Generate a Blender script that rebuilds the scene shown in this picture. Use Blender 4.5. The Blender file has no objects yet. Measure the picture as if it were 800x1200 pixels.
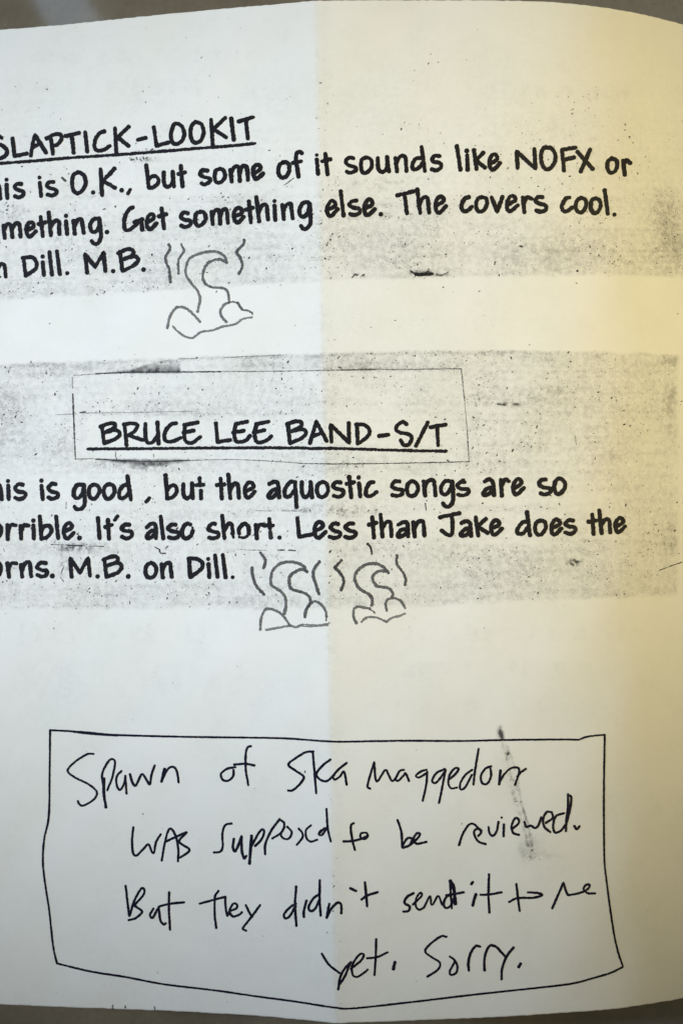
import bpy, math, random
import numpy as np

C = bpy.context.scene
COL = C.collection
R = math.radians

# ---------------------------------------------------------------- camera
K = 0.000183 / 0.26            # one photo pixel at unit depth
CAM = np.array([0.0, 0.0, 0.2805])
cam = bpy.data.objects.new('camera', bpy.data.cameras.new('camera'))
COL.objects.link(cam)
cam.location = CAM
cam.data.sensor_fit = 'VERTICAL'
cam.data.angle = 2 * math.atan(600 * K)
cam.data.clip_start = 0.01
cam.data.clip_end = 50
C.camera = cam

# ---------------------------------------------------------------- world and lamps
w = bpy.data.worlds.new('World'); C.world = w; w.use_nodes = True
bg = w.node_tree.nodes['Background']
bg.inputs['Color'].default_value = (0.80, 0.9, 1.0, 1)
bg.inputs['Strength'].default_value = 0.06
C.view_settings.view_transform = 'Standard'
C.view_settings.look = 'None'
C.view_settings.exposure = 0
C.view_settings.gamma = 1

def aim(o, target):
    d = np.array(target) - np.array(o.location)
    o.rotation_euler = __import__('mathutils').Vector(d).to_track_quat('-Z', 'Y').to_euler()

def spot(name, az, el, dist, target, color, power, size, radius):
    l = bpy.data.lights.new(name, 'SPOT')
    o = bpy.data.objects.new(name, l); COL.objects.link(o)
    t = np.array(target)
    o.location = t + dist * np.array([math.cos(R(az)) * math.cos(R(el)), math.sin(R(az)) * math.cos(R(el)), math.sin(R(el))])
    aim(o, t)
    l.color = color; l.energy = power; l.spot_size = R(size); l.spot_blend = 0.58; l.shadow_soft_size = radius
    return o

# cool daylight from the left of the fold, warm lamp light from the right of it
spot('cool_light', 172, 24, 1.20, (-0.005, 0.021, 0.015), (0.545, 0.722, 0.985), 77.5, 15.3, 0.09)
spot('warm_light', 12, 45, 1.20, (0.005, 0.038, 0.015), (1.0, 0.830, 0.425), 51.0, 15.5, 0.09)
# a narrow window, mirrored faintly in the table top
l = bpy.data.lights.new('window_light', 'AREA'); l.shape = 'RECTANGLE'; l.size = 0.052; l.size_y = 0.5
o = bpy.data.objects.new('window_light', l); COL.objects.link(o)
o.location = (-0.074 - 0.245 * 1.0 + 0.024, 0.126 + 0.413 * 1.0, 1.0)
aim(o, (-0.069, 0.126, 0.0)); l.color = (0.55, 0.76, 1.0); l.energy = 0.22

# ---------------------------------------------------------------- the page as a bent surface
PX = 0.000183
RIDGE = 0.0205
def fold_px(py):               # the fold leans a little
    return 370 + (py / 1150.0) * 23
def fold_x(y):                 # world x of the fold for world y
    py = 600 - y / PX
    return (fold_px(py) - 400) * PX
_d = np.linspace(-0.12, 0.12, 12001)
def _slope(d):
    left = 0.186 - 0.7 * np.clip(-d, 0, 0.072) + 2.0 * np.clip(-0.072 - d, 0, None)
    dp = np.clip(d, 0, None) / PX
    right = -(0.26 / PX) * (0.003 / 175 + 4 * 0.041 / 415 * (np.minimum(dp, 500) / 415.0) ** 3)
    s = 1 / (1 + np.exp(-np.clip(d / 0.00030, -40, 40)))
    return left * (1 - s) + right * s
_z = np.concatenate([[0], np.cumsum(0.5 * (_slope(_d[1:]) + _slope(_d[:-1])) * np.diff(_d))])
_z -= np.interp(0.0, _d, _z)
def surf(x, y):
    d = x - fold_x(y)
    z = RIDGE + np.interp(d, _d, _z)
    z = z + 0.00010 * np.sin(x * 118 + 1.3 + 40 * y) * np.sin(y * 97 + 0.6) + 0.00005 * np.sin(x * 260 - y * 190 + 2.0)
    return z
def unproject(px, py):
    px = np.asarray(px, float); py = np.asarray(py, float)
    dx = (px - 400) * K; dy = (600 - py) * K
    t = np.full(px.shape, 0.26)
    for _ in range(40):
        z = surf(dx * t, dy * t)
        t = t + 0.8 * ((CAM[2] - z) - t)
    x = dx * t; y = dy * t
    return x, y, surf(x, y)
def project(x, y, z):
    t = CAM[2] - z
    return 400 + x / (K * t), 600 - y / (K * t)

# ---------------------------------------------------------------- materials
def new_mat(name):
    m = bpy.data.materials.new(name); m.use_nodes = True
    nt = m.node_tree
    return m, nt, nt.nodes['Principled BSDF']
def node(nt, t, **kw):
    n = nt.nodes.new(t)
    for k, v in kw.items():
        if k in n.inputs: n.inputs[k].default_value = v
        else: setattr(n, k, v)
    return n
def math_n(nt, op, a, b=None, clamp=False):
    n = nt.nodes.new('ShaderNodeMath'); n.operation = op; n.use_clamp = clamp
    for i, v in enumerate((a, b)):
        if v is None: continue
        if isinstance(v, (int, float)): n.inputs[i].default_value = v
        else: nt.links.new(v, n.inputs[i])
    return n.outputs[0]
def mix_n(nt, f, a, b):
    n = nt.nodes.new('ShaderNodeMix'); n.data_type = 'RGBA'
    for s, v in ((n.inputs[0], f), (n.inputs[6], a), (n.inputs[7], b)):
        if isinstance(v, (int, float)): s.default_value = v
        elif isinstance(v, tuple): s.default_value = v
        else: nt.links.new(v, s)
    return n.outputs[2]
def remap(nt, v, a, b, c=0.0, d=1.0):
    n = nt.nodes.new('ShaderNodeMapRange'); n.clamp = True
    nt.links.new(v, n.inputs[0])
    for i, x in enumerate((a, b, c, d)): n.inputs[i + 1].default_value = x
    return n.outputs[0]
def noise(nt, co, scale, detail=2.0, rough=0.5):
    n = node(nt, 'ShaderNodeTexNoise', Scale=scale, Detail=detail, Roughness=rough)
    nt.links.new(co, n.inputs['Vector'])
    return n.outputs[0]

def paper_material():
    m, nt, p = new_mat('copy_paper')
    co = node(nt, 'ShaderNodeTexCoord').outputs['Object']
    at = node(nt, 'ShaderNodeAttribute', attribute_name='toner').outputs['Fac']
    fine = noise(nt, co, 3200, 3, 0.7)
    mid = noise(nt, co, 900, 3, 0.6)
    big = noise(nt, co, 60, 4, 0.6)
    fibre = noise(nt, co, 260, 4, 0.65)
    base = mix_n(nt, remap(nt, big, 0.3, 0.7), (0.83, 0.835, 0.81, 1), (0.87, 0.865, 0.85, 1))
    base = mix_n(nt, remap(nt, fibre, 0.35, 0.75, 0, 0.10), base, (0.74, 0.72, 0.69, 1))
    # toner: attribute gives how much dust lies here, noise breaks it into grains
    g = math_n(nt, 'ADD', math_n(nt, 'MULTIPLY', remap(nt, fine, 0.38, 0.66, 0.0, 1.0), 0.9), math_n(nt, 'MULTIPLY', remap(nt, mid, 0.35, 0.68, 0.0, 1.0), 1.1))
    solid = remap(nt, at, 0.28, 0.6, 0.0, 0.75)          # heavy deposits close up into an even grey
    gm = nt.nodes.new('ShaderNodeMix'); gm.data_type = 'FLOAT'
    nt.links.new(solid, gm.inputs[0]); nt.links.new(g, gm.inputs[2]); gm.inputs[3].default_value = 1.0
    dens = math_n(nt, 'MULTIPLY', at, gm.outputs[0], True)
    col = mix_n(nt, dens, base, (0.055, 0.055, 0.06, 1))
    nt.links.new(col, p.inputs['Base Color'])
    p.inputs['Roughness'].default_value = 0.85
    p.inputs['Specular IOR Level'].default_value = 0.18
    bt = node(nt, 'ShaderNodeBump', Strength=0.30, Distance=0.00006)
    nt.links.new(math_n(nt, 'ADD', fibre, math_n(nt, 'MULTIPLY', noise(nt, co, 1400, 3, 0.6), 0.5)), bt.inputs['Height'])
    nt.links.new(bt.outputs[0], p.inputs['Normal'])
    return m

def ink_material(name, dark, pale, gloss, patch, worn=0.0):
    m, nt, p = new_mat(name)
    co = node(nt, 'ShaderNodeTexCoord').outputs['Object']
    at = node(nt, 'ShaderNodeAttribute', attribute_name='fade').outputs['Fac']
    grain = noise(nt, co, 2600, 3, 0.7)
    blot = noise(nt, co, 420, 3, 0.6)
    f = math_n(nt, 'ADD', at, math_n(nt, 'MULTIPLY', math_n(nt, 'SUBTRACT', grain, 0.5), math_n(nt, 'ADD', math_n(nt, 'MULTIPLY', at, 1.2), 0.10)), True)
    f = math_n(nt, 'ADD', f, remap(nt, blot, 0.62, 0.8, 0.0, patch), True)
    nt.links.new(mix_n(nt, f, dark, pale), p.inputs['Base Color'])
    if worn:                   # toner that never quite took: paper shows through in crumbs
        tr = nt.nodes.new('ShaderNodeBsdfTransparent'); mx = nt.nodes.new('ShaderNodeMixShader')
        gap = math_n(nt, 'ADD', math_n(nt, 'MULTIPLY', grain, 0.7), math_n(nt, 'MULTIPLY', noise(nt, co, 900, 2, 0.6), 0.6))
        cover = remap(nt, math_n(nt, 'ADD', gap, math_n(nt, 'MULTIPLY', at, 0.5)), 0.55, 0.95, 0.0, worn)
        nt.links.new(cover, mx.inputs[0]); nt.links.new(p.outputs[0], mx.inputs[1]); nt.links.new(tr.outputs[0], mx.inputs[2])
        nt.links.new(mx.outputs[0], nt.nodes['Material Output'].inputs['Surface'])
    p.inputs['Roughness'].default_value = gloss
    p.inputs['Specular IOR Level'].default_value = 0.12
    return m

def table_material():
    m, nt, p = new_mat('table_laminate')
    co = node(nt, 'ShaderNodeTexCoord').outputs['Object']
    a = noise(nt, co, 38, 4, 0.6); b = noise(nt, co, 700, 3, 0.7)
    c = mix_n(nt, remap(nt, a, 0.3, 0.7), (0.142, 0.127, 0.101, 1), (0.222, 0.198, 0.159, 1))
    c = mix_n(nt, remap(nt, b, 0.4, 0.75, 0, 0.35), c, (0.10, 0.096, 0.088, 1))
    nt.links.new(c, p.inputs['Base Color'])
    nt.links.new(remap(nt, a, 0.3, 0.7, 0.04, 0.07), p.inputs['Roughness'])
    return m

M_PAPER = paper_material()
M_PRINT = ink_material('photocopied_black', (0.012, 0.011, 0.014, 1), (0.42, 0.42, 0.43, 1), 0.6, 0.06)
M_PEN = ink_material('pen_ink', (0.008, 0.008, 0.022, 1), (0.40, 0.40, 0.43, 1), 0.5, 0.08)
M_DOODLE = ink_material('doodle_toner', (0.010, 0.010, 0.012, 1), (0.30, 0.30, 0.31, 1), 0.6, 0.30, 0.35)
M_WORN = ink_material('worn_toner', (0.015, 0.014, 0.017, 1), (0.42, 0.42, 0.43, 1), 0.7, 0.06, 0.62)
M_TABLE = table_material()
# ---------------------------------------------------------------- lettering
# every stroke of the writing: chunk origin and magnification, then pen strokes
# as "x,y x,y ..." separated by ';'  ('*' = sharp corner, '@w' = pen width, '~t' = faded ink)
CH = {
 'A': (0, 125, 5), 'B': (150, 125, 5), 'C': (0, 180, 5), 'D': (150, 170, 5), 'E': (300, 160, 5),
 'F': (450, 160, 5), 'G': (590, 160, 5), 'H': (0, 230, 5), 'I': (130, 220, 5), 'J': (270, 215, 5),
 'K': (420, 205, 5), 'L': (570, 205, 5), 'M': (0, 275, 4.2105), 'N': (95, 475, 5), 'O': (240, 475, 5),
 'P': (390, 475, 5), 'Q': (0, 545, 4.706), 'S': (155, 540, 5), 'T': (300, 540, 5), 'U': (445, 540, 5),
 'V': (540, 540, 5), 'W': (0, 590, 5), 'X': (150, 590, 5), 'Y': (290, 590, 5), 'Z': (420, 585, 5),
 'AA': (580, 585, 5), 'BB': (0, 640, 5), 'CC': (130, 635, 5), 'DD': (180, 270, 6.1538),
 'EE': (285, 640, 7.2727), 'FF': (385, 640, 7.2727), 'GG': (60, 860, 5), 'HH': (240, 860, 5),
 'II': (330, 860, 5), 'JJ': (470, 860, 5), 'KK': (145, 945, 5), 'LL': (290, 935, 5), 'MM': (440, 935, 5),
 'NN': (530, 920, 5), 'OO': (140, 1025, 5), 'PP': (300, 1015, 5), 'QQ': (460, 1010, 5),
 'RR': (570, 1005, 5), 'SS': (365, 1085, 5), 'TT': (480, 1085, 5), 'PX': (0, 0, 1),
}
HEAD1 = [
 ('word', 'A', '12,184 -10,170 -35,185 -25,215 15,228 42,255 35,285 5,302 -30,300; 75,185 88,290* 160,275;'
          '183,288 192,225 207,166* 240,220 272,270; 190,240 240,214; 297,175 305,225 312,278;'
          '275,186 320,163 355,165 362,190 340,220 310,232; 385,172 465,154; 422,168 433,270; 500,150 513,265;'
          '612,145 585,155 560,195 555,240 575,258 610,252 645,230; 675,125 683,275; 755,118 690,180* 755,230'),
 ('hyphen', 'B', '58,195 105,183'),
 ('word', 'B', '152,120 168,230* 238,210; 280,100 260,125 252,170 262,210 290,218 320,195 330,155 315,115 280,98;'
          '395,90 372,115 366,160 378,200 400,212 430,195 443,150 432,105 400,90; 487,75 497,232; 570,65 500,132* 575,180;'
          '605,70 620,195; 648,86 735,62; 690,75 702,188'),
 ('underline', 'PX', '@3.9 -40,194 0,191.6 40,188.6 80,185.2 120,182.6 160,179.8 190,177.4 230,174 270,171 299,168'),
]
LINE1 = [
 ('word', 'C', '-110,135 -30,118; -75,128 -62,280; -52,120 -40,275; -44,222 -26,192 -6,188 1,225 3,264; @5.4 40,153; @5.1 40,182 45,262; 125,178 100,178 88,197 105,212 135,222 138,242 112,257 90,250'),
 ('word', 'C', '@5.4 233,140; @5.1 235,170 242,250; 315,166 290,168 275,188 295,203 328,212 330,232 305,246 280,240'),
 ('word', 'C', '455,112 430,130 424,175 432,215 455,233 485,215 503,170 490,125 455,110; @5.6 547,228; @5.1 590,90 600,245; 672,88 605,160* 675,200;'
          '@5.6 714,215; @4.6 765,210 750,236'),
 ('word', 'D', '108,118 123,252; 123,252 155,245 180,212 168,186 140,185 118,205; 210,160 212,225 230,246 258,225 265,160; 262,155 270,245; 310,122 320,243; 295,170 335,160'),
 ('word', 'D', '465,150 437,148 422,172 445,187 478,195 478,215 450,231 430,224; 540,140 515,150 508,190 520,220 548,215 568,185 560,150 538,138;'
          '600,145 608,215; 602,175 620,132 645,128 652,165 655,212; 652,170 670,125 692,125 700,160 702,205;'
          '738,168 775,140 770,118 745,120 732,150 740,190 757,198 792,165'),
 ('word', 'E', '160,152 138,165 130,205 142,235 165,240 190,215 195,175 180,153 155,152; 268,98 255,90 238,100 234,140 242,190 248,236; 215,155 265,145'),
 ('word', 'E', '@5.0 355,108; 355,135 357,160; @4.2 361,166 358,190; @5 361,196 363,220; @5.1 405,100 418,222; 385,145 435,133'),
 ('word', 'E', '570,128 540,125 525,150 545,170 580,180 582,200 550,212 530,205; 645,122 620,135 614,175 625,210 650,210 675,180 675,140 650,122;'
          '712,125 715,185 735,208 762,190 768,120; 765,118 778,205; 815,125 825,205; 818,160 840,120 870,115 877,150 880,203;'
          '965,125 935,130 915,165 920,192 950,185 978,150; 968,60 988,203; 1075,115 1050,112 1030,130 1040,148 1075,155 1082,180 1055,198 1028,192'),
 ('word', 'F', '425,55 445,195; @5.4 483,84; @5.1 485,110 488,195; 525,80 540,192; 580,95 535,140* 590,182; 618,162 658,136 655,108 632,108 615,145 622,185 640,195 678,155'),
 ('word', 'G', '80,186 75,88* 185,188* 178,72; 245,65 225,80 217,130 232,180 260,192 290,165 302,120 285,75 245,63; 340,80 352,200; 340,78 420,65; 348,138 410,122; 430,90 520,190; 505,75 450,205'),
 ('word', 'G', '632,130 610,145 606,185 620,210 645,208 663,175 658,140 630,128; 697,140 708,225; 700,170 715,140 740,155'),
]
LINE2 = [
 ('word', 'H', '-105,180 -130,178 -148,200 -125,215 -95,224 -95,246 -122,260 -150,252; -40,170 -68,182 -75,220 -60,250 -30,246 -12,212 -18,178 -42,168;'
          '22,170 30,245; 25,200 40,166 62,165 70,195 75,240; 70,200 90,162 112,160 120,195 122,238; 158,202 198,178 192,155 170,158 156,190 162,225 180,236 212,205;'
          '240,120 252,235; 228,163 268,152; 287,95 300,230; 295,190 320,147 345,148 348,185 350,222; @5.4 388,115; @5.1 388,145 395,222;'
          '432,145 440,220; 436,182 455,140 478,137 485,170 492,215; 580,130 550,135 530,165 535,200 555,210 578,185 586,140; 582,130 590,190 592,240 575,275 550,278 538,262; @5.6 628,210'),
 ('word', 'I', '130,115 110,125 85,165 78,215 85,245 110,246 145,220 168,196; 138,203 185,185; 180,188 184,246; 215,203 250,180 245,155 225,160 210,195 215,232 235,242 268,208;'
          '297,120 312,240; 282,168 325,155'),
 ('word', 'I', '450,150 425,145 410,172 432,187 465,195 465,218 435,230 412,222; 525,140 500,152 493,190 505,222 530,218 555,185 548,150 522,138;'
          '590,140 597,215; 593,172 608,137 630,131 638,165 640,212; 638,170 655,131 675,126 682,160 685,208; 718,170 765,150 762,125 740,120 720,150 725,190 745,205 778,170;'
          '808,80 820,205; 788,130 832,117; 852,55 868,197; 862,150 885,105 910,103 916,145 920,187; @5.4 958,78; @5.1 958,105 963,190;'
          '1003,100 1013,185; 1008,140 1028,100 1052,93 1058,130 1065,180; 1155,85 1125,90 1105,125 1108,160 1130,170 1153,145 1165,95; 1163,90 1168,155 1168,210 1148,237 1125,240 1112,223'),
 ('word', 'J', '565,155 612,132 605,105 585,105 565,145 570,180 590,190 628,150; 645,45 662,190; 738,100 712,105 695,125 715,140 752,148 755,172 725,185 700,178;'
          '780,148 828,126 825,98 805,95 785,130 788,175 805,185 845,150; @5.6 880,180'),
 ('word', 'K', '225,120 325,95; 268,112 283,225; 343,85 360,225; 352,182 375,137 402,134 408,175 413,222; 450,182 495,155 490,130 470,130 450,165 455,210 475,220 512,182'),
 ('word', 'K', '645,130 620,140 602,180 610,210 635,210 665,185; 722,130 697,140 687,180 700,212 728,210 750,175 748,140 720,128; 778,130 810,215* 842,128;'
          '868,178 915,150 908,125 885,128 868,165 872,205 890,212 932,178; 960,130 970,220; 964,170 985,132 1012,140; 1075,130 1050,130 1035,150 1055,168 1092,178 1095,202 1068,215 1040,208'),
 ('word', 'L', '485,132 462,140 440,178 445,208 470,212 500,190; 555,135 530,148 520,185 532,215 558,218 580,185 578,150 552,135; 640,138 615,150 608,190 622,220 645,220 665,190 663,155 638,138;'
          '690,90 708,228; @5.6 747,232'),
]
LINE3 = [
 ('word', 'M', '-58,150 -78,160 -84,190 -70,212 -48,208 -38,180 -44,155 -60,149; -15,145 -10,210; -12,175 3,147 22,150 27,175 30,208'),
 ('word', 'M', '118,115 127,200; 112,115 160,112 182,140 175,170 127,203; @5.2 212,108; @5.0 212,135 218,200; 245,85 258,198; 282,82 297,195; @5.4 333,190'),
 ('word', 'M', '431,188 421,95* 470,160* 512,88* 521,180; @5.4 559,180; @5.0 592,85 605,178; 582,92 630,72 658,80 650,105 610,122; 610,122 662,106 684,126 655,155 605,180; @5.4 709,172'),
]
HEAD2 = [
 ('word', 'N', '122,120 137,222; 115,126 165,106 198,108 193,132 135,162; 135,162 200,146 228,165 205,195 137,222; 255,110 268,232; 250,112 295,105 330,115 318,148 278,176; 285,178 365,204;'
          '378,108 378,180 390,218 420,215 447,180; 448,100 455,225; 558,105 530,110 495,150 490,195 505,212 545,208 585,190; 605,115 685,100; 612,115 604,165 614,210 650,220 700,185; 600,160 660,148'),
 ('word', 'O', '65,105 75,215* 150,203; 180,110 248,95; 182,112 172,160 180,205 200,215 240,205 265,178; 165,160 228,148; 300,110 375,95; 303,112 292,160 300,208 325,217 365,203 390,180; 285,160 350,145'),
 ('word', 'O', '485,105 498,220; 480,110 530,95 565,100 558,127 495,158; 495,155 568,140 592,158 570,190 498,222; 615,222 653,94* 690,165 714,210; 634,180 688,160; 741,215 736,113* 845,220* 842,103;'
          '890,110 895,225; 882,112 935,115 965,150 945,190 895,225'),
 ('hyphen', 'P', '270,180 325,172'),
 ('word', 'P', '432,112 410,97 385,110 368,138 390,158 445,170 460,195 443,230 415,232 396,204; 555,100 485,238; 570,128 660,113; 610,122 615,235'),
 ('underline', 'PX', '@3.8 103,526.2 180,525.6 255,525 320,524.8 359,525; 361,525.6 390,525.5 440,526.8; 443,527.2 482.5,528; 485,528.2 522.5,528.6'),
]
LINE4 = [
 ('word', 'Q', '-100,82 -35,72; -68,80 -58,190; -46,70 -36,192; -38,150 -22,112 -2,112 6,145 11,190; @5.4 46,88; @5.1 47,112 50,190; 128,108 105,105 85,128 100,145 138,152 138,175 110,188 85,180'),
 ('word', 'Q', '@5.4 230,86; @5.1 230,112 237,190; 308,105 285,105 268,128 285,145 318,155 318,175 290,187 268,178'),
 ('word', 'Q', '455,108 425,112 408,145 412,175 435,182 458,150 465,110; 462,108 467,160 468,215 450,240 425,243 412,228; 522,108 498,118 490,150 502,182 528,182 548,150 545,120 520,106;'
          '605,105 580,118 573,150 585,182 610,182 632,150 628,118 602,105; 710,105 680,115 658,150 665,182 695,174 718,140; 703,60 723,192'),
 ('comma', 'S', '@5.0 102,218 82,240'),
 ('word', 'S', '195,85 205,218; 203,222 240,210 262,175 250,146 225,148 203,175; 300,135 300,195 318,220 345,200 352,135; 350,130 355,220; @5.2 395,103; @4.8 395,108 397,148; 375,143 418,140; 402,175 403,222'),
 ('word', 'S', '517,103 525,222; 495,142 540,138; 562,80 575,220; 570,178 592,137 615,135 622,170 625,218; 660,182 708,155 700,130 680,128 660,160 665,205 685,215 718,180'),
 ('word', 'T', '78,136 105,122 125,130 132,165 135,215; 130,162 95,175 72,206 86,218 112,202 132,172; 230,125 200,125 170,165 170,205 195,208 227,170; 228,125 237,272;'
          '268,125 268,185 285,212 315,190 320,125; 318,122 328,215; 385,125 360,145 358,185 375,212 405,205 422,170 412,135 385,123; 495,128 470,125 450,145 465,162 505,172 510,195 485,212 455,205;'
          '@6 545,96; @5.1 545,95 557,215; 530,135 575,125; @5.4 600,98; @5.1 602,130 610,210; 688,125 665,130 645,165 645,200 670,207 705,183'),
 ('word', 'U', '115,122 90,120 70,148 95,165 130,172 128,195 100,206 72,200; 190,120 165,135 158,175 170,203 200,203 222,170 215,135 190,120; 255,120 265,205; 260,162 280,120 312,115 320,150 325,203;'
          '410,120 380,120 358,155 362,190 390,195 415,160 425,125; 422,120 428,190 425,240 405,268 380,265 368,248; 495,125 470,125 452,148 475,165 515,168 515,190 485,203 455,198; @2 480,110 495,107'),
 ('word', 'V', '137,122 165,108 185,125 190,165 192,200; 186,152 150,165 128,195 142,203 168,188 190,160; 232,110 238,205; 235,152 255,110 280,120; 305,165 350,135 345,110 325,110 305,145 308,185 325,197 368,158'),
 ('word', 'V', '495,110 470,112 455,135 478,155 520,162 520,185 490,197 465,190; 575,105 552,120 545,155 555,190 580,192 605,160 605,125 575,103'),
]
LINE5 = [
 ('word', 'W', '-100,70 -88,205; -94,160 -72,122 -56,128 -52,165 -52,205; -18,120 -36,138 -40,165 -28,196 -4,194 9,165 4,132 -18,120; 45,125 48,210; 48,168 65,127 95,128; 122,130 127,208; 125,168 142,130 170,130;'
          '@5.2 197,100; @5.1 197,128 200,205; 235,75 245,205; 243,208 280,195 303,160 290,131 262,135 243,160; 330,75 343,205; 375,165 422,141 415,118 395,118 375,150 380,192 400,205 435,170; @5.6 467,202'),
 ('word', 'W', '575,85 585,205; 633,95 640,208; 618,138 658,125; @4.6 690,75 672,98; @5.1 758,125 732,125 712,148 735,160 770,165 772,190 745,205 715,195'),
 ('word', 'X', '110,140 135,120 160,125 165,165 165,205; 160,160 130,165 108,196 120,206 148,190 165,165; 192,75 207,205; 280,125 255,125 235,148 258,162 295,170 295,192 268,205 240,198;'
          '366,124 345,118 322,145 318,185 340,205 368,190 380,160; @3 378,140 380,150'),
 ('word', 'X', '510,120 490,120 470,148 490,162 525,172 530,192 500,205 475,200; 552,70 565,205; 560,165 585,122 605,122 612,150 613,178; @3 616,192 618,200; @5.1 652,178 650,150 680,118 705,138 708,178;'
          '@3.4 652,196 680,200 702,188; @5.1 748,125 755,205; 752,165 768,127 795,125; 827,90 831,146; ~0.05 833,165 837,200; ~0 795,130 850,128; @5.6 887,200'),
 ('word', 'Y', '292,85 302,195* 385,180; 395,162 440,137 432,112 410,112 392,145 398,190 420,200 458,165; 530,120 505,118 485,140 505,158 540,170 540,190 510,202 480,195; 620,118 595,118 572,140 595,158 630,168 628,190 600,202 570,195'),
 ('word', 'Z', '80,105 90,225; 60,150 105,138; 128,90 140,220; 135,178 160,137 185,135 190,170 192,218; 232,150 260,135 285,140 288,180 290,218; 285,175 250,180 228,210 240,220 270,207 288,180; 320,135 328,220; 325,180 345,137 375,130 382,165 385,215'),
 ('word', 'Z', '475,106 590,82; 545,95 550,150 545,205 520,208 485,183; 602,140 630,128 650,140 655,175 658,215; 650,170 620,178 595,206 608,216 635,205 655,175; 685,105 700,215; 745,115 695,160* 755,198;'
          '775,172 822,150 815,128 795,125 775,155 780,195 800,207 840,172'),
 ('word', 'AA', '185,130 155,140 128,180 135,202 165,197 190,165; 185,75 203,212; 265,125 240,138 232,175 245,205 270,205 295,170 290,135 262,123; 330,170 378,145 368,122 348,122 328,155 332,195 350,205 388,172;'
          '455,125 430,122 408,145 430,160 465,165 465,190 438,203 408,195'),
 ('word', 'AA', '567,88 575,205; 545,132 590,125; 608,65 622,200; 615,160 640,122 665,122 670,160 672,195; 705,162 748,135 740,112 722,112 703,145 708,185 725,193 760,158'),
]
LINE6 = [
 ('word', 'BB', '-100,45 -88,178; -94,138 -72,98 -56,104 -52,140 -52,178; -18,95 -36,112 -40,140 -28,172 -6,170 7,140 2,108 -18,95; 45,100 55,182; 50,145 68,102 98,102; 125,110 132,180; 130,145 148,102 175,98 180,135 185,178;'
          '270,100 240,98 218,125 245,140 275,145 270,170 245,178 220,168; @5.6 308,175'),
 ('word', 'BB', '421,180 412,70* 470,155* 517,70* 529,175; @5.6 573,178; @5.1 612,75 625,180; 605,80 660,60 690,68 680,95 625,115; 625,115 688,99 715,120 690,155 625,180; @5.6 752,178'),
 ('word', 'CC', '235,125 210,140 203,175 215,205 245,208 265,175 260,140 235,123; 297,130 305,208; 300,167 320,130 345,125 352,165 357,205'),
 ('word', 'CC', '458,98 465,208; 455,98 505,100 535,125 528,160 465,208; @5.4 570,100; @5.1 572,130 577,208; 610,78 625,205; 655,75 672,208; @5.6 713,207'),
]
# little drawings: (part, chunk, strokes)
DOODLE1 = [
 ('wave_outline', 'DD', '@2.9 ~0.35 528,232 514,190 470,160 430,152 350,162 270,195 240,245 235,320 280,390 320,440 335,500 ~0.5 318,585; ~0.35 528,232 480,210 430,215 380,250 355,320 370,380 420,410 500,418 535,445 545,515'),
 ('motion_line', 'DD', '@3.0 ~0.25 110,102 118,135 85,205 112,280 122,372'),
 ('motion_line', 'DD', '@2.5 ~0.35 200,100 218,152 180,215 180,312'),
 ('motion_line', 'DD', '@3.0 ~0.25 652,68 650,95 600,155 625,200 640,260 615,312'),
 ('ground_outline', 'DD', '@2.8 ~0.45 100,705 115,630 155,565 195,552 240,565 290,610 335,660; 525,660 490,620 485,575 510,535 545,520; @2.0 545,520 575,515 600,522; @3.2 ~0.3 605,522 640,570; @1.8 645,575 680,580; 690,580 700,592; 708,590 712,606;'
        '@2.4 ~0.5 140,690 165,720 220,760 280,775 340,735 430,718 500,695 590,675 640,640 710,625; @1.8 543,378'),
]
DOODLE2 = [
 ('wave_outline', 'EE', '@3.3 ~0.3 543,222 510,170 450,140 380,135 310,150 255,205 235,270 245,335 320,385 358,440 365,500 ~0.4 350,575; ~0.25 543,218 500,198 450,215 400,255 392,310 410,365 470,385 540,410 570,450 565,495 535,540 525,605'),
 ('motion_line', 'EE', '@3.3 ~0.25 145,55 185,110 188,140 172,188'),
 ('motion_line', 'EE', '@3.2 ~0.25 75,185 80,250 110,335 178,412'),
 ('motion_line', 'EE', '@3.4 ~0.25 648,132 600,205 600,270 625,345 645,410'),
 ('ground_outline', 'EE', '@2.9 ~0.4 545,525 580,485 615,472 655,490 700,550 710,600; @2 708,605 705,635; @2.8 145,712 150,630 180,550 220,535 280,550 340,595 398,675; @2.5 ~0.55 195,712 300,695 400,680 450,692 490,672; @1.8 ~0.6 495,668 560,670 640,672 735,655; 500,682 600,684 720,672'),
]
DOODLE3 = [
 ('wave_outline', 'FF', '@3.3 ~0.3 508,228 460,175 400,150 340,152 270,185 225,245 228,310 270,370 335,405 370,450 365,505; ~0.35 500,215 440,210 390,235 375,280 410,340 470,350 520,365 545,405 540,435'),
 ('motion_line', 'FF', '@3.2 ~0.15 108,122 52,182* 100,230 128,300 105,375'),
 ('motion_line', 'FF', '@2.6 ~0.1 332,-18 358,15 368,65'),
 ('motion_line', 'FF', '@2.8 ~0.25 580,78 580,150 625,215 655,280 648,332'),
 ('ground_outline', 'FF', '@2.7 ~0.4 495,550 485,490 510,450 570,445 620,475 650,528; @2.9 235,655 212,600 215,540 250,515 310,525 350,532; @1.8 350,540 385,560 390,572; @2.5 ~0.5 280,645 320,610 390,605 440,620 490,645; ~0.62 490,645 540,610 600,595 650,575'),
]
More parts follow.
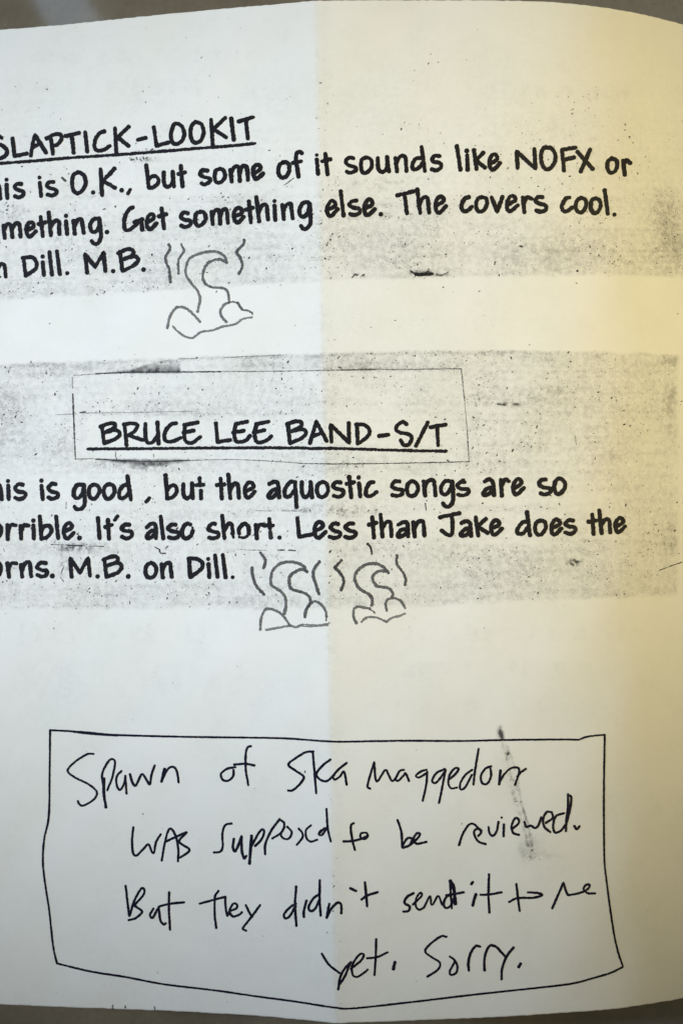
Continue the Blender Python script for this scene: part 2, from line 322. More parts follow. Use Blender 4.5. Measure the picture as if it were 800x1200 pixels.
NOTE_FRAME = ('PX', '@2.2 59,855.6 85,857 110,859 140,861.4 220,863.5 300,864.5 340,865.6 390,869 440,868.5 480,868 540,868.3 600,867 660,866.6 677,867; 677,867 689,863 708,861* 707,935 707.6,1005 710,1031 714,1062 719,1095 724,1117 729.5,1133*'
   ' 715,1140 695,1146 670,1152.5 630,1157.5 560,1165 479,1174.6 414,1181.6 391,1180.6 345,1173.5 300,1167.5 251.5,1160.5 193,1153.5 148,1145 107,1138.5 67,1129* 62.5,1108 58,1067 53,1034 50.6,1010 52,984 57.5,956 58.5,905 59,856; 86,857.6 112,860.4 138,862')
NOTE1 = [
 ('word', 'GG', '@2.2 250,117 210,120 140,165 98,215 140,255 220,295 268,340 250,385 190,420 165,410 158,393; @3.0 310,262 310,350 322,430; @2.3 305,300 300,235 330,170 355,148 375,165 360,250 330,330; 412,218 385,250 385,300 405,328 430,285 435,248; 435,245 442,350;'
         '@2.5 462,235 475,280 495,303 520,255 535,235 560,270 578,295 590,235 607,185; @3 665,205 647,280; @2.4 648,275 685,205 720,195 738,225 747,285'),
 ('word', 'HH', '@2.5 180,195 130,205 95,235 105,268 135,275 165,250 168,212; 270,72 250,80 240,120 240,210 255,300; 172,180 240,175 290,185'),
 ('word', 'II', '@2.5 185,103 140,108 70,150 40,182 80,215 128,250 110,290 65,330 38,332; 182,105 190,200 202,348; 285,150 240,185 203,235 225,268 260,277 295,252 330,210 380,170; 298,252 312,268 340,250 365,222 380,298'),
 ('word', 'II', '@2.4 518,322 502,305 520,235 541,165* 555,278 605,212 625,240 645,275 665,262 690,218 715,210; 662,262 680,275 715,242 725,230 745,277;'
         '848,210 815,220 785,245 805,255 850,228; 852,222 845,300 825,392; 955,205 905,230 880,275 905,285 955,222; 958,210 940,310 920,405; 975,270 1012,240 1035,207 1015,200 985,235 975,285 990,318 1025,315;'
         '1115,210 1075,240 1045,290 1047,325 1075,310 1112,240; 1152,88 1132,210 1122,297; 1225,190 1190,205 1165,250 1175,290 1205,290 1225,245 1222,205; @2.7 1280,215 1272,296; @2.3 1272,290 1300,240 1340,202 1383,200 1388,230 1365,300; 1378,250 1400,225 1428,205'),
]
NOTE2 = [
 ('word', 'KK', '@2.4 57,122 50,200 55,270 75,288 115,250 145,222 165,265 178,270 190,210 217,163; 223,318 240,220 260,145 280,132 305,175 320,250 318,322; 250,205 320,172 370,152 325,205 382,248 375,270 330,300'),
 ('word', 'LL', '@2.4 -93,150 -130,160 -147,210 -145,285 -160,315 -197,320; @2.8 -80,240 -85,290 -70,312 -35,228; -35,225 -33,310 -20,355 -7,340; @3.2 24,222 18,300 12,385; @2.6 20,290 60,215 85,185 98,200 80,245 45,282; 188,125 140,190 105,270 103,330; @2.3 185,125 215,150 200,200 145,238;'
         '218,170 195,212 215,240 245,235 258,200 232,168; 300,180 320,205 320,235 288,275; 372,160 342,190 345,235 370,256 408,245; 462,65 470,180 487,256; 455,178 425,195 418,215 438,215 465,172; 448,178 425,205'),
 ('word', 'LL', '@2.6 622,148 605,165 610,230 628,305; 562,255 610,253 665,240 702,222; @2.2 704,220 695,205 665,208 662,232 690,240 706,222'),
 ('word', 'MM', '@2.6 128,130 150,200 155,290; 155,282 185,237 212,240 200,275 160,293; 198,278 240,242 260,212 240,208 222,240 240,268 297,258'),
 ('word', 'NN', '@2.5 37,352 60,285 98,230 130,232 152,256 168,268; 150,298 166,278 155,256 130,264 127,290 150,330 193,346; 210,245 215,280 235,297 258,270 268,215; @2.6 287,190; 300,230 298,300; @2.5 350,255 385,225 385,200 365,195 345,240 355,280 388,292;'
         '420,215 432,245 458,238 481,251 500,238 519,189; 579,159 549,159 530,200 537,245 572,276; 545,222 586,192 579,159; 652,165 605,182 588,240 600,278 635,265 665,225; 675,52 675,130 665,200 663,270; 675,58 694,72 687,140 668,220; @2.6 712,240 727,258 743,240'),
]
NOTE3 = [
 ('word', 'OO', '@2.5 37,65 48,160 58,242; 62,238 85,160 125,85 145,85 140,120 85,182; 85,180 130,210 130,225 95,255 55,266; 200,198 180,235 195,252 222,205 235,188; 230,188 240,265 260,292 272,285; 292,103 290,200 297,322; 235,185 300,170 380,162'),
 ('word', 'OO', '@2.5 580,95 560,130 558,230 567,312; 470,170 560,145 620,130; 620,132 622,190 632,240 645,215 682,200 690,178 668,170 645,212 665,245 700,235 717,220; 740,178 760,220 778,246; 824,178 775,245 732,300 722,318 742,328'),
 ('word', 'PP', '@2.7 235,220 200,240 165,280 170,305 195,295 232,235; 235,120 228,230 236,350; 295,203 280,260 280,297; 370,165 335,190 308,240 318,262 345,250 372,192; 373,82 372,190 378,290; 428,220 413,303; 415,298 440,250 475,215 498,225 499,276; 552,130 585,145; 637,95 645,180 650,236; 617,195 655,170 712,152'),
 ('word', 'QQ', '@2.6 122,183 85,205 68,240 98,260 92,287 62,291; @2.3 118,250 168,200 162,180 138,212 135,260 155,280 182,268; 182,268 217,202 224,245 234,250 266,200 288,250 300,250; @2.6 360,185 315,205 297,245 310,270 340,255 362,205; @3.6 336,112 356,150 366,245; @2.4 335,115 345,272; @2.6 312,196 360,188 415,178'),
 ('word', 'QQ', '@3.2 468,118 460,130; @3.3 486,190 475,225 468,255; @2.5 563,72 560,190 565,297; 513,193 570,190 637,178'),
 ('word', 'RR', '@2.5 173,153 180,220 192,312; 130,260 180,237 270,235 322,220 300,208 240,203'),
 ('word', 'RR', '@2.5 383,297 410,235 448,147* 470,212 490,218 550,205 592,183 600,160 580,160 567,185 590,208 633,210'),
]
NOTE4 = [
 ('word', 'SS', '@2.6 60,163 100,225 162,276; 230,212 190,255 165,310 156,372; 160,345 192,300 225,220; @2.4 230,252 290,202 305,168 280,168 240,225 240,285 268,298 310,272 328,256; 378,78 375,180 368,288; 325,190 385,182 445,155; @3.2 488,213 478,253'),
 ('word', 'TT', '@2.4 214,63 180,62 115,110 90,150 130,185 175,215 165,255 103,297; 233,180 258,198 278,235 270,275 240,287 234,265 262,212; @2.7 412,122 385,118 355,160 342,215 345,262; 502,120 470,115 445,155 435,210 437,260; 512,128 540,160 560,180; 607,126 565,180 540,250 536,313; @3.4 648,222 637,240'),
]
PASTE_BOX = ('PX', '@1.0 ~0.45 85,442 85.4,455; ~0.1 @1.5 85.6,462 87,500; @1.2 87,500 88.6,538; ~0.4 @1.0 89,538 110,537.4; @1.4 ~0.1 112,538 150,540 190,540.6 222,539.4; @0.9 ~0.35 222,539.4 262,538.6 290,539 330,541.2 352,543; @1.1 ~0.15 352,543.2 400,543.6 470,542.8 549,541;'
     '@1.1 ~0.3 549.4,541 547,505; @0.8 ~0.45 547,505 544,470; @1.1 ~0.3 544,470 541.5,445 540,432.4; @1.1 ~0.35 540,432 470,433 440,432.6; @1.4 ~0.15 440,432.8 400,433.6; @1.0 ~0.3 400,433.6 330,435 258,435.4; @1.4 ~0.1 258,435.6 190,436 150,436.4 112,438; @0.9 ~0.5 110,438.4 87,440;'
     '@0.8 ~0.45 210,420.6 228,420.2; 262,419 330,416; @0.8 ~0.5 66,486 90,485; @1.6 ~0.1 94,483.4 100,483; @0.8 ~0.6 100,484 230,482')
STRAYS = ('PX', '@1.0 ~0.25 60,638 100,639.2; @1.6 ~0.1 80,639.4 96,639.6; @1.0 ~0.2 108,640 122,640.2; @0.8 ~0.3 303,598.6 318,598.6; 330,598.6 352,599; 356,599 360,598.8; @0.9 ~0.3 286,644.4 312,644.8; @1.7 ~0.1 326,644.6 333,644.4; 338,644.8 346,645.2;'
     '@1.3 ~0.25 772,668.4 786,663 799,658.6; @1.6 ~0.1 182,641 187,644* 188,648 194,648.4; @1.3 ~0.1 194,643 197,640; @1.2 ~0.15 333,217 344,209; @2.6 73,208.4 77,212; @0.9 ~0.3 673.5,511 674,516 675,521;'
     '@1.4 ~0.2 498,590 499,598; @1.2 ~0.3 136,529 135.6,534 137,538; 180,532 180.6,536; @1.6 ~0.1 153,187.4 157,187; @1.4 160,184.4 161,187; @1.6 164,186 166,188.4; 168,184 168.6,187; 171,185.4 173,184.4; @1.3 170,178.6 172,177.4; @1.8 177,176 179,174.6;'
     '@1.6 ~0.1 132.5,1177.6 132,1182; @1.4 147,1178.4 147,1181; 181,1180 181.4,1183; @1.2 ~0.4 78,588 77.6,596; @1.1 ~0.3 75,664 72,672; 71,676 74,680; @1.6 ~0.3 670,657 672.5,655.8; @2.2 670,661 671.6,662.2; @1.6 674.5,658.6;'
     '@1.8 ~0.1 480.6,317 482,318.6; @2.6 482,318.8 485,320.4 487,321; @4.0 ~0 487,321.4 491,322 494,321.8; @3.6 494,321.8 500,321.8 505,321.2; @3.4 ~0.05 499,320 501.4,318.2; @1.8 503,319.6 507,321; @2.4 ~0.25 511.6,321.8 514,322.6; @1.8 515,322.6 520,321.8; @1.3 521,321 525,318.8; @2 ~0.2 412.6,325 414.6,322.6; @2.6 415.6,321.6 418.6,322; @1.4 422.6,324.2; @2 424.6,322.8 426.4,322; @2.2 ~0 387,281; 383,287; @1.6 502,286; @2 522,298; 519,336.6; @2.6 ~0.05 676,317.4; @1.7 ~0.2 580,307 579,310; @2 583,473.4 591,474.6;')
# ---------------------------------------------------------------- the table
def mesh_obj(name, verts, faces, mat, parent=None, smooth=False):
    me = bpy.data.meshes.new(name)
    me.from_pydata([tuple(v) for v in verts], [], [tuple(f) for f in faces])
    me.materials.append(mat)
    if smooth:
        me.polygons.foreach_set('use_smooth', [True] * len(me.polygons))
    ob = bpy.data.objects.new(name, me); COL.objects.link(ob)
    if parent: ob.parent = parent
    return ob

tv = []
for z, s in ((0.0, 1.0), (-0.004, 1.006), (-0.03, 1.006)):
    for sx, sy in ((-1, -1), (1, -1), (1, 1), (-1, 1)):
        tv.append((sx * 0.45 * s, sy * 0.36 * s, z))
tf = [(0, 1, 2, 3), (11, 10, 9, 8)]
for k in range(2):
    for i in range(4):
        j = (i + 1) % 4
        tf.append((4 * k + 4 + i, 4 * k + 4 + j, 4 * k + j, 4 * k + i))
table = mesh_obj('table_top', tv, tf, M_TABLE)
table['kind'] = 'structure'
table['label'] = 'dark grey brown smooth table top under the page'
table['category'] = 'table'

# ---------------------------------------------------------------- the page
TOPE = [(-100, 44.5), (0, 35), (70, 29.5), (170, 19), (270, 9.5), (340, 3.5), (368, 0.8), (400, 0.4), (470, 0.3), (560, 0.2), (642, 1.6), (700, 7.5), (750, 16), (800, 28.4), (870, 52)]
BOTE = [(-100, 1171), (0, 1177), (100, 1181), (200, 1184.6), (300, 1190), (380, 1197.6), (392, 1199), (440, 1197.5), (560, 1193), (600, 1191), (675, 1186), (725, 1182), (800, 1170), (870, 1152)]
def edge_curve(pts):
    p = np.array(pts, float)
    px = np.arange(-95, 866, 3.0)
    py = np.interp(px, p[:, 0], p[:, 1])
    k = np.ones(13) / 13
    sm_ = np.convolve(np.pad(py, 6, mode='edge'), k, 'valid')
    near = np.abs(px - fold_px(py)) < 22
    py = np.where(near, py, sm_)
    x, y, z = unproject(px, py)
    return x - fold_x(y), y
DT, YT = edge_curve(TOPE)
DB, YB = edge_curve(BOTE)

def lattice(seed):
    return np.random.RandomState(seed).rand(256, 256)
def vnoise(x, y, s, seed):
    t = lattice(seed)
    x = np.asarray(x) / s + 1000; y = np.asarray(y) / s + 1000
    xi = np.floor(x).astype(int); yi = np.floor(y).astype(int)
    fx = x - xi; fy = y - yi
    fx = fx * fx * (3 - 2 * fx); fy = fy * fy * (3 - 2 * fy)
    a = t[xi % 256, yi % 256]; b = t[(xi + 1) % 256, yi % 256]; c = t[xi % 256, (yi + 1) % 256]; d = t[(xi + 1) % 256, (yi + 1) % 256]
    return (a * (1 - fx) + b * fx) * (1 - fy) + (c * (1 - fx) + d * fx) * fy
def sm(a, b, x):
    t = np.clip((x - a) / (b - a), 0, 1)
    return t * t * (3 - 2 * t)
def blob(x, y, cx, cy, rx, ry, rot=0.0):
    c, s = math.cos(rot), math.sin(rot)
    u = ((x - cx) * c + (y - cy) * s) / rx; v = (-(x - cx) * s + (y - cy) * c) / ry
    return np.exp(-(u * u + v * v))

def toner(x, y):
    """how much stray photocopier toner lies on the page (in photo pixels for convenience)"""
    jit = (vnoise(x, y, 26, 62) - 0.5) * 4 + (vnoise(x, y, 9, 1) - 0.5) * 3 + (vnoise(x, y, 3, 2) - 0.5) * 2
    cloud = 0.45 + 0.65 * vnoise(x, y, 60, 3) + 0.45 * vnoise(x * 0.6, y, 22, 4) + 0.4 * (vnoise(x, y, 7, 5) - 0.5)
    cloud = cloud * (0.72 + 0.75 * vnoise(x * 0.05, y, 3.2, 60)) * (0.8 + 0.45 * vnoise(x, y * 0.12, 5, 61))
    cloud = np.clip(cloud * (0.9 + 0.3 * (vnoise(x * 0.15, y, 6, 6) - 0.5)), 0.15, 2)
    # upper band
    e = np.interp(x, [-80, 0, 180, 270, 370, 390, 570, 735, 800, 870], [357, 352, 342, 336, 331, 328, 324, 322, 325, 330]) + jit * 0.5
    ramp = np.interp(y, [40, 90, 150, 200, 240, 290, 330, 360], [0, 0.12, 0.22, 0.4, 0.75, 1.0, 1.0, 1.0])
    ramp = ramp * np.where((y < 150) & (x < 380), 0.7, 1.0)
    up = (1 - sm(-3.0, 2.4, y - e)) * ramp
    # lower band
    e0 = np.interp(x, [-80, 0, 100, 300, 370, 540, 680, 800, 870], [428, 427, 424, 416, 415, 411, 412, 416, 420]) + jit * 0.6
    e1 = np.interp(x, [-80, 0, 330, 480, 600, 750, 870], [713, 713, 713.5, 711, 704, 699, 694]) + jit * 0.6
    lo = sm(-2.2, 3.0, y - e0) * (1 - sm(-3.5, 3.0, y - e1)) * (1 - 0.9 * sm(789, 797, x))
    lo = lo * np.interp(y, [410, 425, 436, 446, 500, 540, 600, 660, 690, 715], [1.4, 1.35, 1.25, 1.0, 1.0, 0.8, 0.75, 0.85, 1.05, 1.0])
    inbox = sm(86, 90, x) * (1 - sm(540, 546, x)) * sm(433, 437, y) * (1 - sm(538, 542, y))
    lo = lo * (1 - 0.30 * inbox)
    # paper strips that carried the lettering show cleaner
    for x0, x1, y0, y1, k in ((-80, 330, 553, 598, .35), (-80, 200, 600, 638, .3), (200, 660, 600, 640, .25), (-80, 290, 648, 686, .3), (-80, 380, 190, 230, .3), (100, 540, 486, 522, .5), (330, 690, 555, 592, .3)):
        k2 = sm(x0, x0 + 6, x) * (1 - sm(x1 - 6, x1, x)) * sm(y0, y0 + 3, y) * (1 - sm(y1 - 3, y1, y))
        lo = lo * (1 - k * k2); up = up * (1 - k * k2)
    d = 0.145 * (up + lo) * cloud
    # darker clouds
    band = np.clip(up + lo, 0, 1)
    d = d + band * (0.16 * blob(x, y, 10, 478, 26, 26) + 0.10 * blob(x, y, 5, 520, 40, 18) + 0.12 * blob(x, y, 70, 522, 20, 10) + 0.14 * blob(x, y, 14, 250, 18, 10)
                    + 0.13 * blob(x, y, 175, 477, 45, 12) + 0.08 * blob(x, y, 330, 470, 60, 16) + 0.12 * blob(x, y, 625, 466, 45, 10) + 0.11 * blob(x, y, 450, 428, 90, 7)
                    + 0.10 * blob(x, y, 60, 432, 90, 5) + 0.10 * blob(x, y, 410, 545, 30, 10) + 0.10 * blob(x, y, 95, 642, 36, 9) + 0.10 * blob(x, y, 620, 665, 90, 14) + 0.07 * blob(x, y, 420, 640, 50, 20)
                    + 0.30 * blob(x, y, 785, 275, 16, 34) + 0.22 * blob(x, y, 778, 240, 20, 16) + 0.30 * blob(x, y, 786, 421, 12, 7) + 0.25 * blob(x, y, 786, 468, 11, 14) + 0.12 * blob(x, y, 786, 500, 12, 24)
                    + 0.22 * blob(x, y, 788, 632, 14, 18) + 0.10 * blob(x, y, 782, 612, 10, 10) + 0.09 * blob(x, y, 640, 300, 80, 24) + 0.07 * blob(x, y, 470, 280, 60, 30))
    # thin darker rule where the copier caught the band edge
    d = d + 0.22 * np.exp(-((y - e0 - 2) / 2.2) ** 2) * sm(-20, 30, x) * (1 - sm(560, 700, x)) * (0.3 + vnoise(x, y, 14, 8))
    d = d + 0.10 * np.exp(-((y - 484.5) / 1.4) ** 2) * sm(92, 100, x) * (1 - sm(250, 420, x)) * vnoise(x, y, 9, 21) * 2
    # smudge on top of the pasted box
    f = np.interp(x, [112, 130, 155, 172, 188, 200, 209, 212], [437.5, 436.4, 433.0, 427, 422.5, 421.0, 422, 424])
    wdg = sm(112, 118, x) * (1 - sm(209.5, 213, x)) * sm(-1.0, 1.5, y - f) * (1 - sm(436.0, 438.5, y))
    d = d + wdg * (0.38 + 0.42 * vnoise(x, y, 5, 9)) * (0.75 + 0.5 * sm(424, 437, y) - 0.35 * sm(170, 205, x) * (1 - sm(428, 434, y)))
    # shadowy smear under the box
    f = np.interp(x, [110, 140, 170, 185, 205, 235], [539, 542.5, 545.5, 546, 543, 539.5])
    d = d + sm(108, 140, x) * (1 - sm(200, 236, x)) * sm(537, 539, y) * (1 - sm(-2.5, 2.5, y - f)) * (0.45 + 0.4 * vnoise(x, y, 4, 10))
    d = d + 0.16 * blob(x, y, 150, 545, 40, 5) * vnoise(x, y, 3, 14) * 2 + 0.25 * blob(x, y, 118, 544, 7, 4) * vnoise(x, y, 2.5, 15)
    # dusty rows under the second and third lines
    for cx, cy, rx, ry, a in ((170, 548, 26, 6, .25), (410, 548, 26, 8, .25), (365, 597, 60, 4, .2), (405, 600, 28, 5, .25), (95, 643, 30, 5, .3), (75, 662, 10, 14, .25), (455, 640, 60, 10, .1), (580, 648, 90, 8, .14), (80, 640, 24, 3, .3),
                              (18, 246, 14, 6, .3), (495, 321, 11, 2.2, 1.1), (485, 319, 4, 2, .7), (502, 319, 4, 2.6, .9), (517, 322, 8, 1.8, .7), (420, 323, 8, 2, .8), (674, 659, 4, 3.4, 1.0), (668, 660, 7, 4, .5), (680, 658, 5, 1, .5), (170, 187, 16, 2.6, .6), (174, 177, 12, 2, .5), (215, 486, 60, 6, .12), (405, 660, 6, 12, .2), (440, 214, 60, 5, .14), (560, 466, 10, 8, .25), (596, 473, 16, 2.5, .5), (596, 474, 30, 1.2, .2)):
        d = d + a * blob(x, y, cx, cy, rx, ry) * np.clip(2.4 * vnoise(x, y, 2.6, 16) - 0.7, 0, 2)
    # pen smear across the note
    s = np.interp(y, [850, 866, 905, 935, 965, 1005], [585, 587, 598, 602, 612, 622])
    s2 = s + np.interp(y, [850, 880, 930, 1005], [0, 5, 7, 4])
    on = sm(852, 858, y) * (1 - sm(1004, 1010, y))
    str_ = np.interp(y, [852, 862, 880, 905, 925, 950, 975, 1000], [.8, .5, .32, .14, .32, .42, .30, .34])
    d = d + on * str_ * (np.exp(-((x - s) / 2.0) ** 2) + 0.9 * np.exp(-((x - s2) / 1.6) ** 2)) * np.clip(2.6 * vnoise(x * 1.5, y, 6, 11) - 0.55, 0.1, 2)
    d = d + 0.95 * blob(x, y, 585.5, 858.5, 2.8, 5.5) + 0.7 * blob(x, y, 594, 883, 2.2, 3) + 0.3 * blob(x, y, 593, 889, 1.6, 2) + 0.28 * blob(x, y, 622, 985, 3, 4) + 0.35 * blob(x, y, 622, 1005, 3, 2) + 0.2 * blob(x, y, 612, 999, 4, 10) + 0.17 * blob(x, y, 622, 994, 13, 16) + 0.10 * blob(x, y, 598, 915, 7, 30, -0.2) + 0.10 * blob(x, y, 640, 1002, 22, 4) + 0.25 * blob(x, y, 604, 920, 2.4, 6)
    # print on the back of the sheet showing through, unreadably faint
    st = vnoise(x, y * 0.35, 6.5, 12)
    d = d + 0.042 * sm(0.30, 1.0, st) * (sm(728, 732, y) * (1 - sm(752, 758, y))) * (sm(15, 22, x) * (1 - sm(236, 244, x))) * np.where((x > 88) & (x < 98), 0.2, 1)
    d = d + 0.022 * sm(0.4, 0.9, vnoise(x, y * 0.5, 8, 13)) * sm(770, 776, y) * (1 - sm(815, 822, y)) * (1 - sm(290, 310, x))
    for y0, y1, x0, x1, a in ((58, 74, 30, 330, .032), (92, 112, 10, 250, .036), (100, 116, 560, 770, .042), (775, 792, 470, 700, .036), (735, 752, 470, 760, .034), (820, 838, 420, 640, .02)):
        d = d + a * sm(0.35, 0.9, vnoise(x, y * 0.3, 7.5, int(y0))) * sm(y0 - 2, y0 + 3, y) * (1 - sm(y1 - 3, y1 + 2, y)) * sm(x0, x0 + 8, x) * (1 - sm(x1 - 8, x1, x))
    # handling dirt over the whole sheet
    d = d + 0.036 * (vnoise(x, y, 38, 17) - 0.3) + 0.020 * vnoise(x, y, 11, 18) + 0.02 * blob(x, y, 700, 150, 60, 40)
    # greyer line along the crease, with a fainter band just right of it
    d = d + 0.06 * np.exp(-((x - fold_px(y)) / 2.2) ** 2) * vnoise(x, y, 6, 19) + 0.03 * np.exp(-((x - fold_px(y) - 6) / 9) ** 2)
    return np.clip(d, 0, 1)

STEP = 1.35 * PX
cl = np.concatenate([np.arange(-440 * PX, -0.0012, STEP), np.arange(-0.0012, 0.0012, 0.00012), np.arange(0.0012, 462 * PX, STEP)])
nr = 880
vv = np.linspace(0, 1, nr)
yt = np.interp(cl, DT, YT); yb = np.interp(cl, DB, YB)
# the cut edge of the paper is not perfectly straight
yt = yt + 0.00006 * (vnoise(cl / PX, cl * 0, 5, 30) - 0.5) * 2; yb = yb + 0.00006 * (vnoise(cl / PX, cl * 0, 5, 31) - 0.5) * 2
Y = yt[None, :] * (1 - vv[:, None]) + yb[None, :] * vv[:, None]
X = cl[None, :] + fold_x(Y)
Z = surf(X, Y)
qx, qy = project(X, Y, Z)
T = toner(qx, qy)
nc = len(cl)
top = np.stack([X, Y, Z], -1).reshape(-1, 3)
idx = np.arange(nr * nc).reshape(nr, nc)
f = np.stack([idx[:-1, :-1], idx[1:, :-1], idx[1:, 1:], idx[:-1, 1:]], -1).reshape(-1, 4)
rim = np.concatenate([idx[0, :], idx[1:, -1], idx[-1, -2::-1], idx[-2:0:-1, 0]])
THICK = 0.00011
# underside: a coarser sheet a tenth of a millimetre below, joined along the rim
low = top[rim] - np.array([0, 0, THICK])
rs = np.unique(np.concatenate([np.arange(0, nr, 40), [nr - 1]])); cs = np.unique(np.concatenate([np.arange(0, nc, 6), [nc - 1]]))
under = top.reshape(nr, nc, 3)[np.ix_(rs, cs)].reshape(-1, 3) - np.array([0, 0, THICK * 1.2])
ui = np.arange(len(rs) * len(cs)).reshape(len(rs), len(cs)) + len(top) + len(low)
uf = np.stack([ui[:-1, :-1], ui[:-1, 1:], ui[1:, 1:], ui[1:, :-1]], -1).reshape(-1, 4)
li = np.arange(len(rim)) + len(top)
sf = np.stack([rim, np.roll(rim, -1), np.roll(li, -1), li], -1)
V = np.concatenate([top, low, under]); F = np.concatenate([f, sf, uf]).astype(np.int32)
me = bpy.data.meshes.new('zine_page')
me.vertices.add(len(V)); me.vertices.foreach_set('co', V.astype(np.float32).ravel())
me.loops.add(F.size); me.loops.foreach_set('vertex_index', F.ravel())
me.polygons.add(len(F)); me.polygons.foreach_set('loop_start', np.arange(0, F.size, 4, dtype=np.int32))
me.update(calc_edges=True)
smooth = np.zeros(len(F), bool); smooth[:len(f)] = True; smooth[-len(uf):] = True
me.polygons.foreach_set('use_smooth', smooth)
tv_ = np.full(len(V), 0.02, np.float32); tv_[:len(top)] = T.ravel()
me.attributes.new('toner', 'FLOAT', 'POINT').data.foreach_set('value', tv_)
me.materials.append(M_PAPER)
page = bpy.data.objects.new('zine_page', me); COL.objects.link(page)
page['label'] = 'creased off-white zine page with black hand-lettered record reviews and a boxed pen note'
page['category'] = 'zine page'

# ---------------------------------------------------------------- ink on the page
RNG = random.Random(4)
def spline(pts):
    """pen path through the points (Catmull-Rom), '*' points are sharp corners"""
    runs = [[]]
    for x, y, c in pts:
        runs[-1].append((x, y))
        if c: runs.append([(x, y)])
    out = []
    for r in runs:
        if len(r) < 2: continue
        p = np.array([r[0]] + r + [r[-1]], float)
        p[0] = 2 * p[1] - p[2]; p[-1] = 2 * p[-2] - p[-3]
        if len(r) > 2 and abs(r[0][0] - r[-1][0]) + abs(r[0][1] - r[-1][1]) < 0.7:
            p[0] = p[-3]; p[-1] = p[2]
        for i in range(1, len(p) - 2):
            n = max(2, int(np.hypot(*(p[i + 1] - p[i])) / 0.9))
            t = np.linspace(0, 1, n, endpoint=False)[:, None]
            a, b, c_, d = p[i - 1], p[i], p[i + 1], p[i + 2]
            out.extend((0.5 * ((2 * b) + (c_ - a) * t + (2 * a - 5 * b + 4 * c_ - d) * t ** 2 + (3 * b - a - 3 * c_ + d) * t ** 3)).tolist())
        out.append(r[-1])
    o = np.array(out, float)
    keep = np.concatenate([[True], np.hypot(*(o[1:] - o[:-1]).T) > 0.05])
    return o[keep]

class Ink:
    def __init__(self): self.p = []; self.f = []; self.t = []; self.h = []
    def ribbon(self, path, width, fade0, fade1, rough):
        n = len(path); lift = RNG.uniform(0, 1)
        if n == 1: path = np.array([path[0] - [0.15, 0.05], path[0] + [0.15, 0.05]]); n = 2
        tan = np.gradient(path, axis=0); tan /= np.maximum(np.hypot(tan[:, 0], tan[:, 1])[:, None], 1e-6)
        nor = np.stack([-tan[:, 1], tan[:, 0]], 1)
        s = np.concatenate([[0], np.cumsum(np.hypot(*(path[1:] - path[:-1]).T))])
        o1, o2 = RNG.uniform(0, 500), RNG.uniform(0, 500)
        slow = 1 + 0.10 * (vnoise(s, s * 0 + o1, 9, 40) - 0.5) * 2
        wl = width / 2 * slow + rough * (vnoise(s, s * 0 + o1, 1.3, 41) - 0.5)
        wr = width / 2 * slow + rough * (vnoise(s, s * 0 + o2, 1.3, 42) - 0.5)
        fade = np.linspace(fade0, fade1, n)
        b = len(self.p)
        for i in range(n):
            self.p.append(path[i] + nor[i] * wl[i]); self.p.append(path[i] - nor[i] * wr[i])
            self.t += [fade[i], fade[i]]
            if i: self.f.append((b + 2 * i - 2, b + 2 * i - 1, b + 2 * i + 1, b + 2 * i))
        for e, sg in ((0, -1), (n - 1, 1)):
            q = len(self.p); cap = []
            for k in range(1, 7):
                a = math.pi * k / 7
                r = (wl[e] + wr[e]) / 2 * (1 + 0.08 * (RNG.random() - 0.5))
                self.p.append(path[e] + nor[e] * math.cos(a) * r + tan[e] * sg * math.sin(a) * r * 0.92); self.t.append(fade[e])
                cap.append(q + k - 1)
            self.f.append(tuple([b + 2 * e] + cap + [b + 2 * e + 1]))
        self.h += [lift] * (len(self.p) - len(self.h))
    def poly(self, pts, fade):
        b = len(self.p)
        for q in pts: self.p.append(np.array(q)); self.t.append(fade)
        self.f.append(tuple(range(b, b + len(pts)))); self.h += [RNG.uniform(0, 1)] * len(pts)
    def build(self, name, mat, parent, lift=0.000028):
        p = np.array(self.p)
        x, y, z = unproject(p[:, 0], p[:, 1])
        z = z + lift + 0.000006 * np.array(self.h)
        ob = mesh_obj(name, np.stack([x, y, z], 1), self.f, mat, parent)
        ob.data.attributes.new('fade', 'FLOAT', 'POINT').data.foreach_set('value', np.array(self.t, np.float32))
        return ob

def draw(ink, chunk, text, width, rough, fade=0.0, heavy=1.0):
    ox, oy, k = CH[chunk]
    for st in text.split(';'):
        pts = []; f0 = None
        for tok in st.split():
            if tok[0] == '@': width = float(tok[1:])
            elif tok[0] == '~':
                fade = float(tok[1:])
                if f0 is None and not pts: f0 = fade
            else:
                c = tok.endswith('*'); a, b = tok.rstrip('*').split(',')
                pts.append((ox + float(a) / k, oy + float(b) / k, c))
                if f0 is None: f0 = fade
        if not pts: continue
        path = np.array([[pts[0][0], pts[0][1]]]) if len(pts) == 1 else spline(pts)
        ink.ribbon(path, width * heavy, f0, fade, rough)

def holder(name, parent=page):
    e = bpy.data.objects.new(name, None); COL.objects.link(e); e.parent = parent
    e.empty_display_size = 0.01
    return e
def write_line(name, words, width, mat, rough, parent=page, heavy=1.0):
    h = holder(name, parent)
    for part, ch, txt in words:
        ink = Ink(); draw(ink, ch, txt, width, rough, 0.0, heavy); ink.build(part, mat, h)
    return h

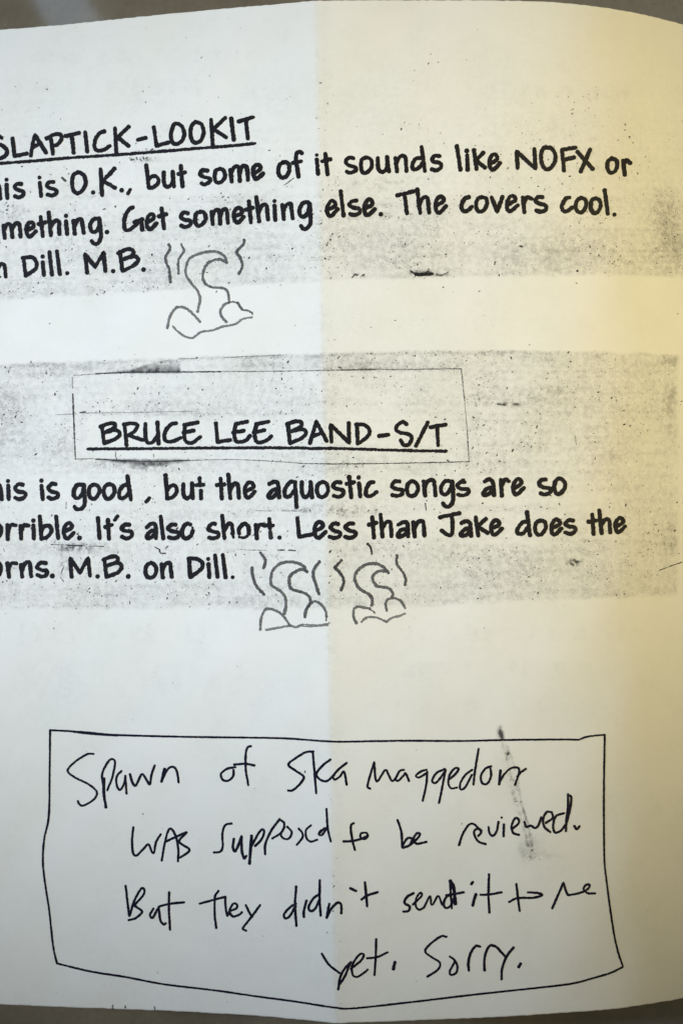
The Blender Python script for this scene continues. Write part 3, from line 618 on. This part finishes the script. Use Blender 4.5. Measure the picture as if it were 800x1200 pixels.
write_line('heading', HEAD1, 5.0, M_PRINT, 0.9)
for ln in (LINE1, LINE2, LINE3): write_line('text_line', ln, 5.1, M_PRINT, 0.9)
write_line('heading', HEAD2, 4.9, M_PRINT, 0.9)
for ln in (LINE4, LINE5, LINE6): write_line('text_line', ln, 5.1, M_PRINT, 0.9)
for dd in (DOODLE1, DOODLE2, DOODLE3): write_line('wave_drawing', dd, 3.0, M_DOODLE, 1.1, page, 1.12)
for nn in (NOTE1, NOTE2, NOTE3, NOTE4): write_line('handwritten_line', nn, 2.5, M_PEN, 0.5, page, 1.16)
ink = Ink(); draw(ink, NOTE_FRAME[0], NOTE_FRAME[1], 2.2, 0.4, 0.0, 1.14); ink.build('note_frame', M_PEN, page)
ink = Ink(); draw(ink, PASTE_BOX[0], PASTE_BOX[1], 1.0, 0.8, 0.0, 1.2); ink.build('pasted_box_outline', M_WORN, page)
wd = fd = ''
for st in STRAYS[1].split(';'):
    if not st.strip(): continue
    for tok in st.split():
        if tok[0] == '@': wd = tok
        if tok[0] == '~': fd = tok
    if not st.strip(): continue
    ink = Ink(); draw(ink, STRAYS[0], wd + ' ' + fd + ' ' + st, 1.2, 0.8); ink.build('copier_mark', M_WORN, page)

# loose toner specks, thickest where the copy is dirty
ink = Ink(); made = 0
rs_ = np.random.RandomState(11)
while made < 5200:
    xs = rs_.uniform(-20, 845, 4000); ys = rs_.uniform(20, 1185, 4000)
    den = np.clip(toner(xs, ys) - 0.03, 0, 0.4) * 2.6 * (0.25 + 1.5 * sm(0.35, 0.75, vnoise(xs, ys, 30, 50))) + np.where(ys < 720, 0.012, 0.003)
    ok = rs_.rand(4000) < den
    for x, y in zip(xs[ok], ys[ok]):
        if made >= 5200: break
        r = 0.36 * math.exp(rs_.normal(0, 0.42)); el = rs_.uniform(1.0, 2.6); a = rs_.normal(-0.9, 0.7)
        if rs_.rand() < 0.04: r *= 1.9
        r = min(r, 1.15)
        ca, sa = math.cos(a), math.sin(a); pts = []
        m = rs_.randint(5, 8)
        for k in range(m):
            th = 2 * math.pi * k / m; q = r * rs_.uniform(0.6, 1.2)
            u, v = q * math.cos(th) * el, q * math.sin(th)
            pts.append((x + u * ca - v * sa, y + u * sa + v * ca))
        ink.poly(pts, float(np.clip(rs_.normal(0.5, 0.24), 0.0, 0.9) * (1.0 if r < 0.7 else 0.4))); made += 1
sp = ink.build('toner_specks', M_PRINT, page, 0.000022)
sp['kind'] = 'stuff'
